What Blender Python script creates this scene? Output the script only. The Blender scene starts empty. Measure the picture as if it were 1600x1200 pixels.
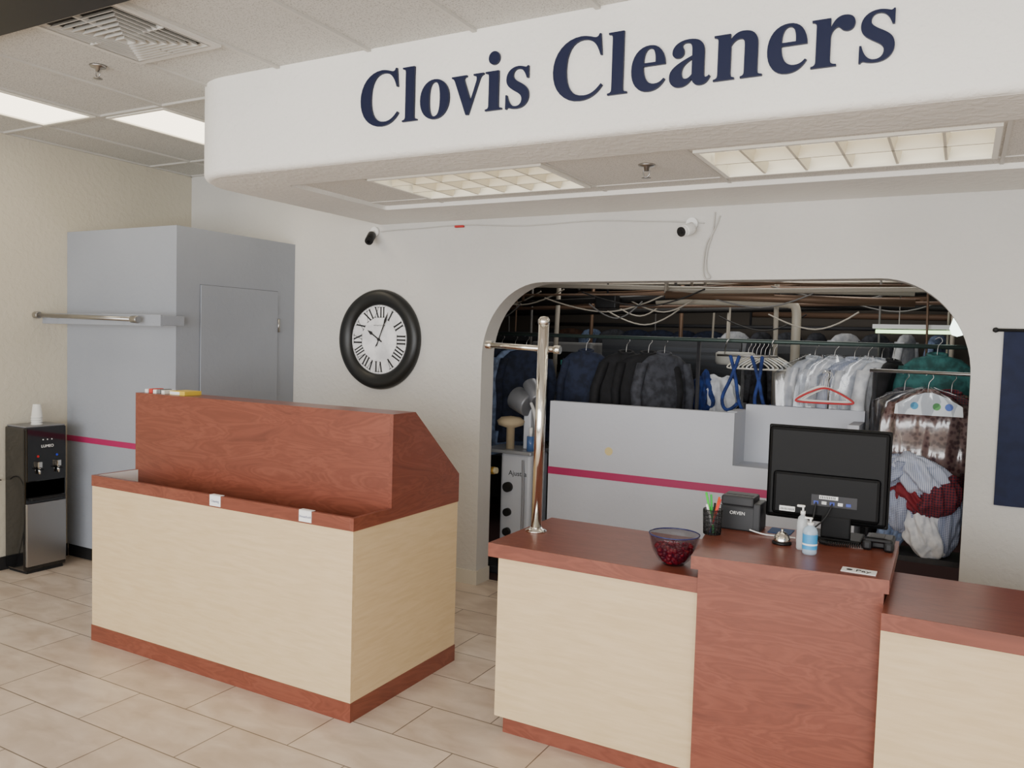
import bpy, bmesh, math, random
from mathutils import Vector, Matrix, noise
random.seed(7)
COL=bpy.context.scene.collection
# ------------------------------------------------------------------ materials
def lin(c):
    return tuple(((v/255)/12.92 if v/255<=0.04045 else ((v/255+0.055)/1.055)**2.4) for v in c)+(1.0,)
def nmat(name):
    m=bpy.data.materials.new(name); m.use_nodes=True
    nt=m.node_tree; b=nt.nodes['Principled BSDF']; return m,nt,b
MC={}
def mat(name,col=(200,200,200),rough=.5,metal=0,spec=.5,emit=None,estr=0,alpha=1,trans=0,coat=0):
    if name in MC: return MC[name]
    m,nt,b=nmat(name)
    b.inputs['Base Color'].default_value=lin(col); b.inputs['Roughness'].default_value=rough
    b.inputs['Metallic'].default_value=metal; b.inputs['Specular IOR Level'].default_value=spec
    b.inputs['Alpha'].default_value=alpha; b.inputs['Transmission Weight'].default_value=trans
    b.inputs['Coat Weight'].default_value=coat
    if emit: b.inputs['Emission Color'].default_value=lin(emit); b.inputs['Emission Strength'].default_value=estr
    MC[name]=m; return m
def N(nt,t,**k):
    n=nt.nodes.new(t)
    for a,v in k.items():
        if a in n.inputs: n.inputs[a].default_value=v
        else: setattr(n,a,v)
    return n
def mapping(nt,scale,loc=(0,0,0)):
    tc=N(nt,'ShaderNodeTexCoord'); mp=N(nt,'ShaderNodeMapping'); mp.inputs['Scale'].default_value=scale; mp.inputs['Location'].default_value=loc
    nt.links.new(tc.outputs['Object'],mp.inputs['Vector']); return mp
def ramp(nt,stops):
    r=N(nt,'ShaderNodeValToRGB'); cr=r.color_ramp
    while len(cr.elements)<len(stops): cr.elements.new(.5)
    for e,(p,c) in zip(cr.elements,stops): e.position=p; e.color=lin(c)
    return r
def wood(name,scale,stops,rough=.35,dist=1.2,det=5,nscale=2.0,bump=0):
    if name in MC: return MC[name]
    m,nt,b=nmat(name); mp=mapping(nt,scale)
    n=N(nt,'ShaderNodeTexNoise'); n.inputs['Scale'].default_value=nscale; n.inputs['Detail'].default_value=det; n.inputs['Distortion'].default_value=dist; n.inputs['Roughness'].default_value=.5
    nt.links.new(mp.outputs[0],n.inputs['Vector']); r=ramp(nt,stops); nt.links.new(n.outputs['Fac'],r.inputs['Fac']); nt.links.new(r.outputs[0],b.inputs['Base Color'])
    b.inputs['Roughness'].default_value=rough
    MC[name]=m; return m
CH=[(.28,(104,54,41)),(.38,(124,67,51)),(.44,(114,60,45)),(.48,(129,71,54)),(.53,(116,61,46)),(.58,(131,73,56)),(.64,(118,62,47)),(.74,(128,70,53))]
cherry_x=wood('cherry_laminate_x',(1.0,5,5),CH,.33,dist=1.8,nscale=1.5,det=4)
cherry_y=wood('cherry_laminate_y',(5,1.0,5),CH,.33,dist=1.8,nscale=1.5,det=4)
MP=[(.3,(206,180,138)),(.5,(212,187,146)),(.7,(217,193,153))]
maple=wood('maple_laminate',(2.2,12,18),MP,.45,dist=.4,nscale=3)
maple_y=wood('maple_laminate_y',(12,2.2,18),MP,.45,dist=.4,nscale=3)
def plaster(name,col,bump=.25,scale=28,rough=.75):
    m,nt,b=nmat(name); mp=mapping(nt,(1,1,1))
    n=N(nt,'ShaderNodeTexNoise'); n.inputs['Scale'].default_value=scale; n.inputs['Detail'].default_value=3
    n2=N(nt,'ShaderNodeTexNoise'); n2.inputs['Scale'].default_value=1.2
    for q in(n,n2): nt.links.new(mp.outputs[0],q.inputs['Vector'])
    c=ramp(nt,[(.35,tuple(int(v*.965) for v in col)),(.65,col)]); nt.links.new(n2.outputs['Fac'],c.inputs['Fac']); nt.links.new(c.outputs[0],b.inputs['Base Color'])
    rr=ramp(nt,[(.45,(0,0,0)),(.6,(255,255,255))]); nt.links.new(n.outputs['Fac'],rr.inputs['Fac'])
    bp=N(nt,'ShaderNodeBump'); bp.inputs['Strength'].default_value=bump; bp.inputs['Distance'].default_value=.004
    nt.links.new(rr.outputs[0],bp.inputs['Height']); nt.links.new(bp.outputs[0],b.inputs['Normal']); b.inputs['Roughness'].default_value=rough; return m
M_wallb=plaster('wall_paint_back',(208,206,201)); M_walll=plaster('wall_paint_cream',(200,193,176)); M_sof=plaster('soffit_stucco',(240,238,232),.3)
M_closet=plaster('closet_grey_paint',(152,157,166),.12)
M_part=plaster('partition_paint',(198,202,211),.1)
def ceilmat(name,col,k=.8):
    m,nt,b=nmat(name); mp=mapping(nt,(1,1,1)); n=N(nt,'ShaderNodeTexNoise'); n.inputs['Scale'].default_value=160; n.inputs['Detail'].default_value=2
    nt.links.new(mp.outputs[0],n.inputs['Vector']); c=ramp(nt,[(.36,tuple(int(v*k) for v in col)),(.46,col)]); nt.links.new(n.outputs['Fac'],c.inputs['Fac']); nt.links.new(c.outputs[0],b.inputs['Base Color']); b.inputs['Roughness'].default_value=.9; return m
M_ceil=ceilmat('ceiling_tile',(200,198,192)); M_ceil2=ceilmat('soffit_tile',(228,225,218),.86)
M_tbar=mat('tbar_white',(192,189,182),.5); M_tbar2=mat('tbar_soffit',(214,211,204),.5)
def floormat():
    m,nt,b=nmat('floor_tile'); mp=mapping(nt,(1,1,1),(.2,.02,0))
    br=N(nt,'ShaderNodeTexBrick'); br.offset=.5
    br.inputs['Color1'].default_value=lin((224,210,195)); br.inputs['Color2'].default_value=lin((206,191,176)); br.inputs['Mortar'].default_value=lin((122,110,98))
    br.inputs['Scale'].default_value=1; br.inputs['Mortar Size'].default_value=.003; br.inputs['Mortar Smooth'].default_value=.1; br.inputs['Brick Width'].default_value=.6; br.inputs['Row Height'].default_value=.3
    nt.links.new(mp.outputs[0],br.inputs['Vector'])
    mp2=mapping(nt,(3,6,3)); n=N(nt,'ShaderNodeTexNoise'); n.inputs['Scale'].default_value=1.6; n.inputs['Detail'].default_value=6; n.inputs['Distortion'].default_value=.5
    nt.links.new(mp2.outputs[0],n.inputs['Vector']); r=ramp(nt,[(.3,(222,214,206)),(.7,(255,253,250))]); nt.links.new(n.outputs['Fac'],r.inputs['Fac'])
    mx=N(nt,'ShaderNodeMix'); mx.data_type='RGBA'; mx.blend_type='MULTIPLY'; mx.inputs[0].default_value=1
    nt.links.new(br.outputs['Color'],mx.inputs[6]); nt.links.new(r.outputs[0],mx.inputs[7]); nt.links.new(mx.outputs[2],b.inputs['Base Color'])
    bp=N(nt,'ShaderNodeBump'); bp.inputs['Strength'].default_value=.3; bp.inputs['Distance'].default_value=.003; bp.invert=True
    nt.links.new(br.outputs['Fac'],bp.inputs['Height']); nt.links.new(bp.outputs[0],b.inputs['Normal']); b.inputs['Roughness'].default_value=.3; return m
M_floor=floormat()
def cloth(name,c1,c2=None,kind='noise',scale=20):
    if name in MC: return MC[name]
    m,nt,b=nmat(name); b.inputs['Roughness'].default_value=.85
    c2=c2 or tuple(int(v*.7) for v in c1); mp=mapping(nt,(1,1,1))
    if kind=='plaid':
        w1=N(nt,'ShaderNodeTexWave'); w1.bands_direction='Z'; w2=N(nt,'ShaderNodeTexWave'); w2.bands_direction='X'
        for w in(w1,w2): w.inputs['Scale'].default_value=scale; w.inputs['Distortion'].default_value=.6; nt.links.new(mp.outputs[0],w.inputs['Vector'])
        a=N(nt,'ShaderNodeMath'); a.operation='ADD'; nt.links.new(w1.outputs['Fac'],a.inputs[0]); nt.links.new(w2.outputs['Fac'],a.inputs[1])
        h=N(nt,'ShaderNodeMath'); h.operation='MULTIPLY'; h.inputs[1].default_value=.5; nt.links.new(a.outputs[0],h.inputs[0]); src=h.outputs[0]
    elif kind=='stripe':
        w1=N(nt,'ShaderNodeTexWave'); w1.bands_direction='X'; w1.inputs['Scale'].default_value=scale; nt.links.new(mp.outputs[0],w1.inputs['Vector']); src=w1.outputs['Fac']
    elif kind=='spots':
        v=N(nt,'ShaderNodeTexVoronoi'); v.inputs['Scale'].default_value=scale; nt.links.new(mp.outputs[0],v.inputs['Vector']); src=v.outputs['Distance']
    else:
        n=N(nt,'ShaderNodeTexNoise'); n.inputs['Scale'].default_value=scale; nt.links.new(mp.outputs[0],n.inputs['Vector']); src=n.outputs['Fac']
    r=ramp(nt,[(.35,c2),(.6,c1)]); nt.links.new(src,r.inputs['Fac']); nt.links.new(r.outputs[0],b.inputs['Base Color']); MC[name]=m; return m
def glassy(name,tint,fac,rough=.1):
    m=bpy.data.materials.new(name); m.use_nodes=True; nt=m.node_tree; nt.nodes.clear()
    o=N(nt,'ShaderNodeOutputMaterial'); t=N(nt,'ShaderNodeBsdfTransparent'); g=N(nt,'ShaderNodeBsdfGlossy'); x=N(nt,'ShaderNodeMixShader')
    t.inputs[0].default_value=lin(tint); g.inputs['Roughness'].default_value=rough; x.inputs[0].default_value=fac
    nt.links.new(t.outputs[0],x.inputs[1]); nt.links.new(g.outputs[0],x.inputs[2]); nt.links.new(x.outputs[0],o.inputs[0]); return m
M_plastic=glassy('garment_plastic_film',(240,242,245),.15,.18)
def emis(name,col,s):
    m=bpy.data.materials.new(name); m.use_nodes=True; nt=m.node_tree; nt.nodes.clear()
    o=N(nt,'ShaderNodeOutputMaterial'); e=N(nt,'ShaderNodeEmission'); e.inputs[0].default_value=lin(col); e.inputs[1].default_value=s; nt.links.new(e.outputs[0],o.inputs[0]); return m
M_blk=mat('black_plastic',(14,14,16),.4,spec=.35); M_blkm=mat('black_matte',(14,14,15),.6); M_chrome=mat('chrome',(225,222,215),.12,1); M_steel=mat('brushed_steel',(170,168,165),.32,1)
M_white=mat('white_plastic',(235,235,232),.4); M_navy=mat('navy_sign',(14,21,52),.5,spec=.3); M_pink=mat('magenta_stripe',(170,40,92),.5); M_paper=mat('paper',(240,240,238),.7)
M_base=mat('cream_baseboard',(214,209,196),.5); M_dk=mat('dark_grey',(48,48,52),.6)
# ------------------------------------------------------------------ geometry helpers
def link(me,name,m,smooth=False):
    ob=bpy.data.objects.new(name,me); COL.objects.link(ob)
    if m: me.materials.clear(); me.materials.append(m)
    for p in me.polygons: p.use_smooth=smooth
    return ob
def bmobj(bm,name,m,smooth=False):
    bmesh.ops.recalc_face_normals(bm,faces=bm.faces)
    me=bpy.data.meshes.new(name); bm.to_mesh(me); bm.free(); return link(me,name,m,smooth)
def box(name,x0,x1,y0,y1,z0,z1,m,bev=0,rot=None):
    bm=bmesh.new(); r=bmesh.ops.create_cube(bm,size=1)
    c=Vector(((x0+x1)/2,(y0+y1)/2,(z0+z1)/2))
    bmesh.ops.scale(bm,vec=(abs(x1-x0),abs(y1-y0),abs(z1-z0)),verts=bm.verts)
    if bev: bmesh.ops.bevel(bm,geom=list(bm.edges),offset=bev,segments=2,affect='EDGES',profile=.5)
    if rot is not None: bmesh.ops.transform(bm,matrix=rot,verts=bm.verts)
    bmesh.ops.translate(bm,vec=c,verts=bm.verts); return bmobj(bm,name,m)
def cyl(name,p1,p2,r,m,r2=None,seg=24,bev=0):
    p1=Vector(p1);p2=Vector(p2); d=p2-p1; bm=bmesh.new()
    bmesh.ops.create_cone(bm,cap_ends=True,segments=seg,radius1=r,radius2=r if r2 is None else r2,depth=d.length)
    if bev: 
        ed=[e for e in bm.edges if abs(e.verts[0].co.z-e.verts[1].co.z)<1e-6]
        bmesh.ops.bevel(bm,geom=ed,offset=bev,segments=2,affect='EDGES',profile=.5)
    q=Vector((0,0,1)).rotation_difference(d.normalized()).to_matrix().to_4x4()
    bmesh.ops.transform(bm,matrix=Matrix.Translation((p1+p2)/2)@q,verts=bm.verts)
    ob=bmobj(bm,name,m)
    for p in ob.data.polygons: p.use_smooth=len(p.vertices)==4
    return ob
def lathe(name,prof,c,m,seg=40,rot=None,smooth=True):
    bm=bmesh.new(); rings=[]
    for r,z in prof:
        if r<1e-5: rings.append([bm.verts.new((0,0,z))])
        else: rings.append([bm.verts.new((r*math.cos(2*math.pi*i/seg),r*math.sin(2*math.pi*i/seg),z)) for i in range(seg)])
    for a,b in zip(rings,rings[1:]):
        for i in range(seg):
            j=(i+1)%seg
            if len(a)==1 and len(b)==1: continue
            if len(a)==1: bm.faces.new((a[0],b[i],b[j]))
            elif len(b)==1: bm.faces.new((a[i],b[0],a[j]))
            else: bm.faces.new((a[i],b[i],b[j],a[j]))
    if rot is not None: bmesh.ops.transform(bm,matrix=rot,verts=bm.verts)
    bmesh.ops.translate(bm,vec=c,verts=bm.verts); return bmobj(bm,name,m,smooth)
def tomesh(ob,name,m,smooth=True):
    bpy.context.view_layer.update(); me=bpy.data.meshes.new_from_object(ob); mw=ob.matrix_world.copy(); bpy.data.objects.remove(ob)
    me.transform(mw); return link(me,name,m,smooth)
def tube(name,pts,r,m,cyc=False,smoothc=True,res=3):
    cu=bpy.data.curves.new(name,'CURVE'); cu.dimensions='3D'; cu.bevel_depth=r; cu.bevel_resolution=res; cu.use_fill_caps=True
    if smoothc and len(pts)>2:
        s=cu.splines.new('NURBS'); s.points.add(len(pts)-1); s.order_u=3; s.use_endpoint_u=not cyc; s.resolution_u=4
    else: s=cu.splines.new('POLY'); s.points.add(len(pts)-1)
    s.use_cyclic_u=cyc
    for p,q in zip(s.points,pts): p.co=(*q,1)
    ob=bpy.data.objects.new(name,cu); COL.objects.link(ob); return tomesh(ob,name,m)
def shape2d(name,loops,depth,M,m):
    cu=bpy.data.curves.new(name,'CURVE'); cu.dimensions='2D'; cu.fill_mode='BOTH'; cu.extrude=depth/2
    for L in loops:
        s=cu.splines.new('POLY'); s.points.add(len(L)-1); s.use_cyclic_u=True
        for p,q in zip(s.points,L): p.co=(q[0],q[1],0,1)
    ob=bpy.data.objects.new(name,cu); COL.objects.link(ob); ob.matrix_world=M; return tomesh(ob,name,m,False)
def XZ(x,y,z,s=1,sx=None):  # local x->X, local y->Z, local z->-Y
    return Matrix.Translation((x,y,z))@Matrix(((sx or s,0,0,0),(0,0,-1,0),(0,s,0,0),(0,0,0,1)))
def YZ(x,y,z,s=1):  # local x->Y, y->Z, z->X
    return Matrix.Translation((x,y,z))@Matrix(((0,0,1,0),(s,0,0,0),(0,s,0,0),(0,0,0,1)))
def XY(x,y,z): return Matrix.Translation((x,y,z))
def text(name,s,size,M,m,ext=.0006,align='CENTER'):
    cu=bpy.data.curves.new(name,'FONT'); cu.body=s; cu.size=size; cu.extrude=ext; cu.align_x=align; cu.align_y='CENTER'
    ob=bpy.data.objects.new(name,cu); COL.objects.link(ob); ob.matrix_world=M; return tomesh(ob,name,m,False)
def group(name,parts,loc=None):
    bpy.context.view_layer.update()
    pts=[p.matrix_world@Vector(c) for p in parts for c in p.bound_box]
    if loc is None:
        mn=[min(v[i] for v in pts) for i in range(3)]; mx=[max(v[i] for v in pts) for i in range(3)]
        loc=((mn[0]+mx[0])/2,(mn[1]+mx[1])/2,mn[2])
    e=bpy.data.objects.new(name,None); e.empty_display_size=.1; COL.objects.link(e); e.location=loc
    bpy.context.view_layer.update()
    for p in parts:
        if p.parent is None: p.parent=e; p.matrix_parent_inverse=e.matrix_world.inverted()
    return e
def join(obs,name):
    bm=bmesh.new(); mats=[]
    for o in obs:
        for mm in o.data.materials:
            if mm not in mats: mats.append(mm)
    for o in obs:
        n0=len(bm.faces); bm.from_mesh(o.data); bm.faces.ensure_lookup_table()
        for f in bm.faces[n0:]: f.material_index=mats.index(o.data.materials[0])
    me=bpy.data.meshes.new(name); bm.to_mesh(me); bm.free()
    for o in obs: bpy.data.objects.remove(o)
    for mm in mats: me.materials.append(mm)
    ob=bpy.data.objects.new(name,me); COL.objects.link(ob); return ob
# ------------------------------------------------------------------ room shell
XL,XR,YB,YF,ZC=-5.64,3.2,4.65,-2.6,2.93
box('floor',XL-.1,XR+.1,YF-.1,4.81,-.06,0,M_floor)
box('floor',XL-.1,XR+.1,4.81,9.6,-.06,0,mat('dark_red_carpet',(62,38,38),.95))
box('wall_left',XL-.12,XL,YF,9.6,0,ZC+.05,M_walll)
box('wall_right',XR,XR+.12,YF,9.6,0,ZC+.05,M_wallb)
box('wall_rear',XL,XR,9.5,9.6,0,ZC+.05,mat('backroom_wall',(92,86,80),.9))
# back wall with arch
ax0,ax1,azt,rx,rz=-2.80,.045,2.035,.44,.50
out=[(XL,0),(ax0,0)]
for i in range(17):
    a=math.pi-i/16*math.pi/2; out.append((ax0+rx+rx*math.cos(a),azt-rz+rz*math.sin(a)))
for i in range(17):
    a=math.pi/2-i/16*math.pi/2; out.append((ax1-rx+rx*math.cos(a),azt-rz+rz*math.sin(a)))
out+=[(ax1,0),(XR,0),(XR,ZC+.05),(XL,ZC+.05)]
shape2d('wall_back',[out],.16,XZ(0,YB+.08,0),M_wallb)
# front (storefront) wall behind the camera with big openings
join([box('a',XL,XR,YF-.1,YF,0,.35,M_wallb),box('b',XL,XR,YF-.1,YF,2.65,ZC+.05,M_wallb)]+[box('c',x-.04,x+.04,YF-.08,YF-.02,.35,2.65,M_steel) for x in (-5.6,-4.1,-2.6,-1.1,.4,1.9,3.15)],'wall_front')
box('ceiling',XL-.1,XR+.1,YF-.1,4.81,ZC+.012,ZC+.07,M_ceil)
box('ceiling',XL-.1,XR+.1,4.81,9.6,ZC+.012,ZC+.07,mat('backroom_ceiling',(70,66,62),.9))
# t-bar grid
px=.555; bars=[]
x=-5.17
while x<XR:
    bars.append(box('b',x-.010,x+.010,YF,4.65,ZC,ZC+.014,M_tbar)); x+=px
for y in (-2.41,-1.3,-.19,.92,2.03,3.14,4.25): bars.append(box('b',XL,XR,y-.010,y+.010,ZC,ZC+.0135,M_tbar))
bars.append(box('b',XL,XL+.02,YF,4.65,ZC,ZC+.013,M_tbar)); bars.append(box('b',XL,XR,4.63,4.65,ZC,ZC+.013,M_tbar))
join(bars,'trim_1')
# baseboards
box('baseboard_back',-4.48,ax0,YB-.012,YB,0,.095,M_base)
box('baseboard_jamb',ax0,ax0+.012,YB-.012,YB+.16,0,.095,M_base)
box('baseboard_right',ax1,XR,YB-.012,YB,0,.095,M_base)
box('baseboard_left',XL,XL+.012,YF,3.58,0,.09,mat('black_rubber_base',(22,22,24),.6))
box('ceiling_beam',XL,-2.62,1.62,2.025,ZC-.04,ZC,mat('black_beam',(26,24,23),.5))
# soffit
r=.377
def inset(d):
    rr=r-d; q=[(XR,2.93+d),(-3.70+r,2.93+d)]
    for i in range(1,15):
        a=-math.pi/2-i/14*math.pi/2; q.append((-3.70+r+rr*math.cos(a),2.93+r+rr*math.sin(a)))
    q.append((-3.70+d,YB)); return q
ZB=2.455; R=.035; lay=[(0,ZC+.04)]+[(R-R*math.cos(a),ZB+R-R*math.sin(a)) for a in [k/6*math.pi/2 for k in range(7)]]
bm=bmesh.new(); rows=[[bm.verts.new((p[0],p[1],z)) for p in inset(d)] for d,z in lay]
for a,b in zip(rows,rows[1:]):
    for i in range(len(a)-1): bm.faces.new((a[i],a[i+1],b[i+1],b[i]))
side=bmobj(bm,'fascia',M_sof,True)
# recess
rx0,rx1,ry0,ry1,ZR=-3.22,XR-.3,3.28,4.13,ZB+.025
def rr_rect(x0,x1,y0,y1,rad,n=6):
    L=[]
    for cx,cy,a0 in ((x1-rad,y0+rad,-90),(x1-rad,y1-rad,0),(x0+rad,y1-rad,90),(x0+rad,y0+rad,180)):
        for k in range(n+1):
            a=math.radians(a0+90*k/n); L.append((cx+rad*math.cos(a),cy+rad*math.sin(a)))
    return L
hole=rr_rect(rx0,rx1,ry0,ry1,.03)
ol=inset(R)+[(XR,YB)]
bot=shape2d('underside',[ol,hole],.001,XY(0,0,ZB),M_sof)
bm=bmesh.new(); A=[bm.verts.new((x,y,ZB)) for x,y in hole]; B=[bm.verts.new((x,y,ZR+.01)) for x,y in hole]
for i in range(len(A)): j=(i+1)%len(A); bm.faces.new((A[i],A[j],B[j],B[i]))
rs=bmobj(bm,'recess_sides',M_sof)
def rect(x0,x1,y0,y1): return [(x0,y0),(x1,y0),(x1,y1),(x0,y1)]
LA=(-2.77,-1.75,3.39,3.97); LB=(-1.04,.09,3.41,3.97)
rp=shape2d('recess_panel',[rect(rx0-.01,rx1+.01,ry0-.01,ry1+.01),rect(*LA),rect(*LB)],.004,XY(0,0,ZR+.002),M_ceil2)
tb=[box('t',a,b,y-.008,y+.008,ZR-.004,ZR,M_tbar2) for y in (3.37,3.99) for a,b in ((rx0,rx1),)]
tb+=[box('t',x-.008,x+.008,ry0,ry1,ZR-.005,ZR,M_tbar2) for x in (-2.79,-1.73,-1.06,.11,1.2)]
group('ceiling_soffit',[side,bot,rs,rp,join(tb,'t_bars')],loc=(-1,3.8,ZB))
# ------------------------------------------------------------------ fixtures
M_diff=emis('fluorescent_diffuser',(255,240,212),5); M_louv=mat('louver_white',(240,237,226),.35)
def troffer(name,x0,x1,y0,y1,z,nx,ny,e,louver=True):
    P=[]; f=.022
    P+=[box('frame',x0,x1,y0,y0+f,z-.012,z,M_louv),box('frame',x0,x1,y1-f,y1,z-.012,z,M_louv),box('frame',x0,x0+f,y0+f,y1-f,z-.012,z,M_louv),box('frame',x1-f,x1,y0+f,y1-f,z-.012,z,M_louv)]
    fr=join(P,'frame')
    if not louver: L=[box('lamp_panel',x0+f,x1-f,y0+f,y1-f,z-.003,z-.001,e)]
    else:
        zt=z+.095
        L=[join([box('h',x0,x0+.006,y0,y1,z,zt,M_louv),box('h',x1-.006,x1,y0,y1,z,zt,M_louv),box('h',x0,x1,y0,y0+.006,z,zt,M_louv),box('h',x0,x1,y1-.006,y1,z,zt,M_louv),box('h',x0,x1,y0,y1,zt,zt+.004,M_louv)],'housing')]
        L.append(box('lamp_panel',x0+.02,x1-.02,y0+.02,y1-.02,zt-.008,zt-.002,e))
        bm=bmesh.new()
        def blade(a,b):
            (xa,ya),(xb,yb)=a,b; n=Vector((-(yb-ya),xb-xa,0)).normalized(); w=n*.016; t=n*.0055; zl=z-.007; zu=z+.045
            v=[bm.verts.new((xa+s.x,ya+s.y,zz)) for s,zz in ((-t,zl),(t,zl),(w,zu),(-w,zu))]; u=[bm.verts.new((xb+s.x,yb+s.y,zz)) for s,zz in ((-t,zl),(t,zl),(w,zu),(-w,zu))]
            for i in range(4): j=(i+1)%4; bm.faces.new((v[i],v[j],u[j],u[i]))
        for i in range(1,nx):
            xx=x0+(x1-x0)*i/nx; blade((xx,y0+f),(xx,y1-f))
        for j in range(1,ny):
            yy=y0+(y1-y0)*j/ny; blade((x0+f,yy),(x1-f,yy))
        L.append(bmobj(bm,'louver',mat('louver_cream',(222,214,192),.4)))
    return group(name,[fr]+L)
M_sd=emis('soffit_lamp',(255,243,216),2.3)
troffer('ceiling_light_panel',*LA,ZR,6,3,M_sd)
troffer('ceiling_light_panel',*LB,ZR,6,2,M_sd)
for x0,y0 in ((-5.17,2.03),(-4.615,3.14),(1.49,-.19),(-2.95,-.19)):
    troffer('ceiling_light_panel',x0+.02,x0+.535,y0+.02,y0+1.09,ZC+.008,1,1,M_diff,False)
# vent diffuser
V=[]; cx,cy=-3.2225,2.308; V.append(box('duct_dark',cx-.25,cx+.25,cy-.25,cy+.25,ZC+.002,ZC+.006,mat('duct_dark',(40,39,37),.8)))
def sqring(h,w,z0,z1,slope,m):
    bm=bmesh.new()
    a=[(-h,-h),(h,-h),(h,h),(-h,h)]; 
    A=[bm.verts.new((cx+x,cy+y,z0)) for x,y in a]; k=(h-slope)/h
    B=[bm.verts.new((cx+x*k,cy+y*k,z1)) for x,y in a]
    C=[bm.verts.new((cx+x*(h-w)/h,cy+y*(h-w)/h,z0)) for x,y in a]
    for i in range(4):
        j=(i+1)%4; bm.faces.new((A[i],A[j],B[j],B[i])); bm.faces.new((A[i],A[j],C[j],C[i]))
    return bmobj(bm,'louver_ring',m)
Mv=mat('vent_metal',(205,202,195),.45)
V.append(sqring(.275,.03,ZC-.012,ZC,.0,Mv))
for k in range(8): V.append(sqring(.24-.03*k,.005,ZC-.012-.0035*k,ZC+.002,.014,Mv))
V.append(box('grid_bar',cx-.24,cx+.24,cy-.004,cy+.004,ZC-.016,ZC,Mv)); V.append(box('grid_bar',cx-.004,cx+.004,cy-.24,cy+.24,ZC-.016,ZC,Mv))
group('ceiling_vent',V)
def sprinkler(x,y,z):
    group('fire_sprinkler',[lathe('escutcheon',[(0,0),(.04,0),(.036,-.008),(.014,-.012),(.011,-.03),(0,-.03)],(x,y,z),M_steel,24),
      tube('yoke',[(x-.014,y,z-.025),(x-.018,y,z-.045),(x,y,z-.06),(x+.018,y,z-.045),(x+.014,y,z-.025)],.003,M_steel),
      lathe('deflector',[(0,0),(.022,0),(.022,-.002),(0,-.002)],(x,y,z-.06),M_steel,16)])
sprinkler(-3.77,2.55,ZC+.01); sprinkler(-1.31,3.60,ZR)
# ------------------------------------------------------------------ sign letters (bold serif drawn as outlines)
G={
'l':(278,['M16 0 L16 19 C60 22 66 35 66 75 L66 600 C66 640 60 654 16 657 L16 676 L205 676 L205 75 C205 35 211 22 255 19 L255 0 Z']),
'i':(278,['M16 0 L16 19 C60 22 66 35 66 75 L66 385 C66 425 60 438 16 442 L16 461 L205 461 L205 75 C205 35 211 22 255 19 L255 0 Z','M135 691 C180 691 213 658 213 613 C213 568 180 535 135 535 C90 535 57 568 57 613 C57 658 90 691 135 691 Z']),
'n':(556,['M20 0 L20 19 C58 22 65 35 65 75 L65 385 C65 425 58 437 20 442 L20 461 L196 461 L196 398 C228 445 268 473 330 473 C430 473 486 425 486 330 L486 75 C486 35 492 22 535 19 L535 0 L307 0 L307 19 C340 22 347 35 347 75 L347 320 C347 375 335 398 295 398 C255 398 228 375 204 340 L204 75 C204 35 210 22 245 19 L245 0 Z']),
'r':(444,['M20 0 L20 19 C58 22 65 35 65 75 L65 385 C65 425 58 437 20 442 L20 461 L200 461 L200 365 C230 440 270 473 330 473 C390 473 430 440 430 395 C430 350 400 320 362 320 C325 320 305 340 290 355 C278 368 268 370 255 365 C230 355 204 315 204 275 L204 75 C204 35 215 22 265 19 L265 0 Z']),
'v':(500,['M15 461 L240 461 L240 442 C200 440 195 425 208 390 L300 150 L378 360 C400 420 385 440 340 442 L340 461 L488 461 L488 442 C455 438 440 420 425 382 L270 -14 L232 -14 L75 370 C55 420 45 438 15 442 Z']),
'o':(500,['M250 473 C380 473 476 375 476 231 C476 85 380 -14 250 -14 C120 -14 25 85 25 231 C25 375 120 473 250 473 Z','M250 440 C190 440 165 370 165 231 C165 90 190 19 250 19 C310 19 336 90 336 231 C336 370 310 440 250 440 Z']),
'e':(444,['M406 110 C375 75 345 62 300 62 C225 62 172 125 168 255 L425 255 C422 390 350 473 240 473 C110 473 25 375 25 225 C25 80 105 -14 225 -14 C310 -14 375 20 425 98 Z','M170 290 L310 290 C312 390 290 440 243 440 C195 440 172 385 170 290 Z']),
's':(389,['M345 465 L330 465 C325 455 315 450 305 452 C280 460 240 473 200 473 C105 473 38 415 38 335 C38 270 75 235 165 185 C225 152 255 130 255 90 C255 45 225 15 175 15 C115 15 75 60 50 155 L30 155 L30 -10 L47 -10 C52 2 60 8 72 5 C105 -8 145 -14 185 -14 C285 -14 352 45 352 130 C352 195 320 235 240 278 C165 318 132 340 132 380 C132 418 160 443 198 443 C255 443 295 405 322 325 L345 325 Z']),
'a':(500,['M282 62 C250 10 200 -14 148 -14 C75 -14 28 30 28 100 C28 180 90 225 282 300 L282 350 C282 410 262 440 218 440 C190 440 170 430 170 415 C170 395 192 385 192 350 C192 315 165 290 125 290 C85 290 58 315 58 350 C58 425 140 473 240 473 C355 473 418 430 418 330 L418 105 C418 75 425 62 440 62 C450 62 460 65 475 82 L488 68 C465 15 430 -14 375 -14 C325 -14 292 12 282 62 Z','M282 265 C205 232 168 190 168 135 C168 95 185 68 215 68 C240 68 262 82 282 108 Z']),
'C':(722,['M640 691 L622 691 C615 665 600 655 580 655 C555 655 480 691 395 691 C190 691 35 545 35 335 C35 130 180 -19 385 -19 C505 -19 600 25 675 125 L655 145 C590 70 525 35 445 35 C290 35 210 145 210 340 C210 540 285 650 420 650 C530 650 600 590 640 455 L662 455 Z']),
}
import re
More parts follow.
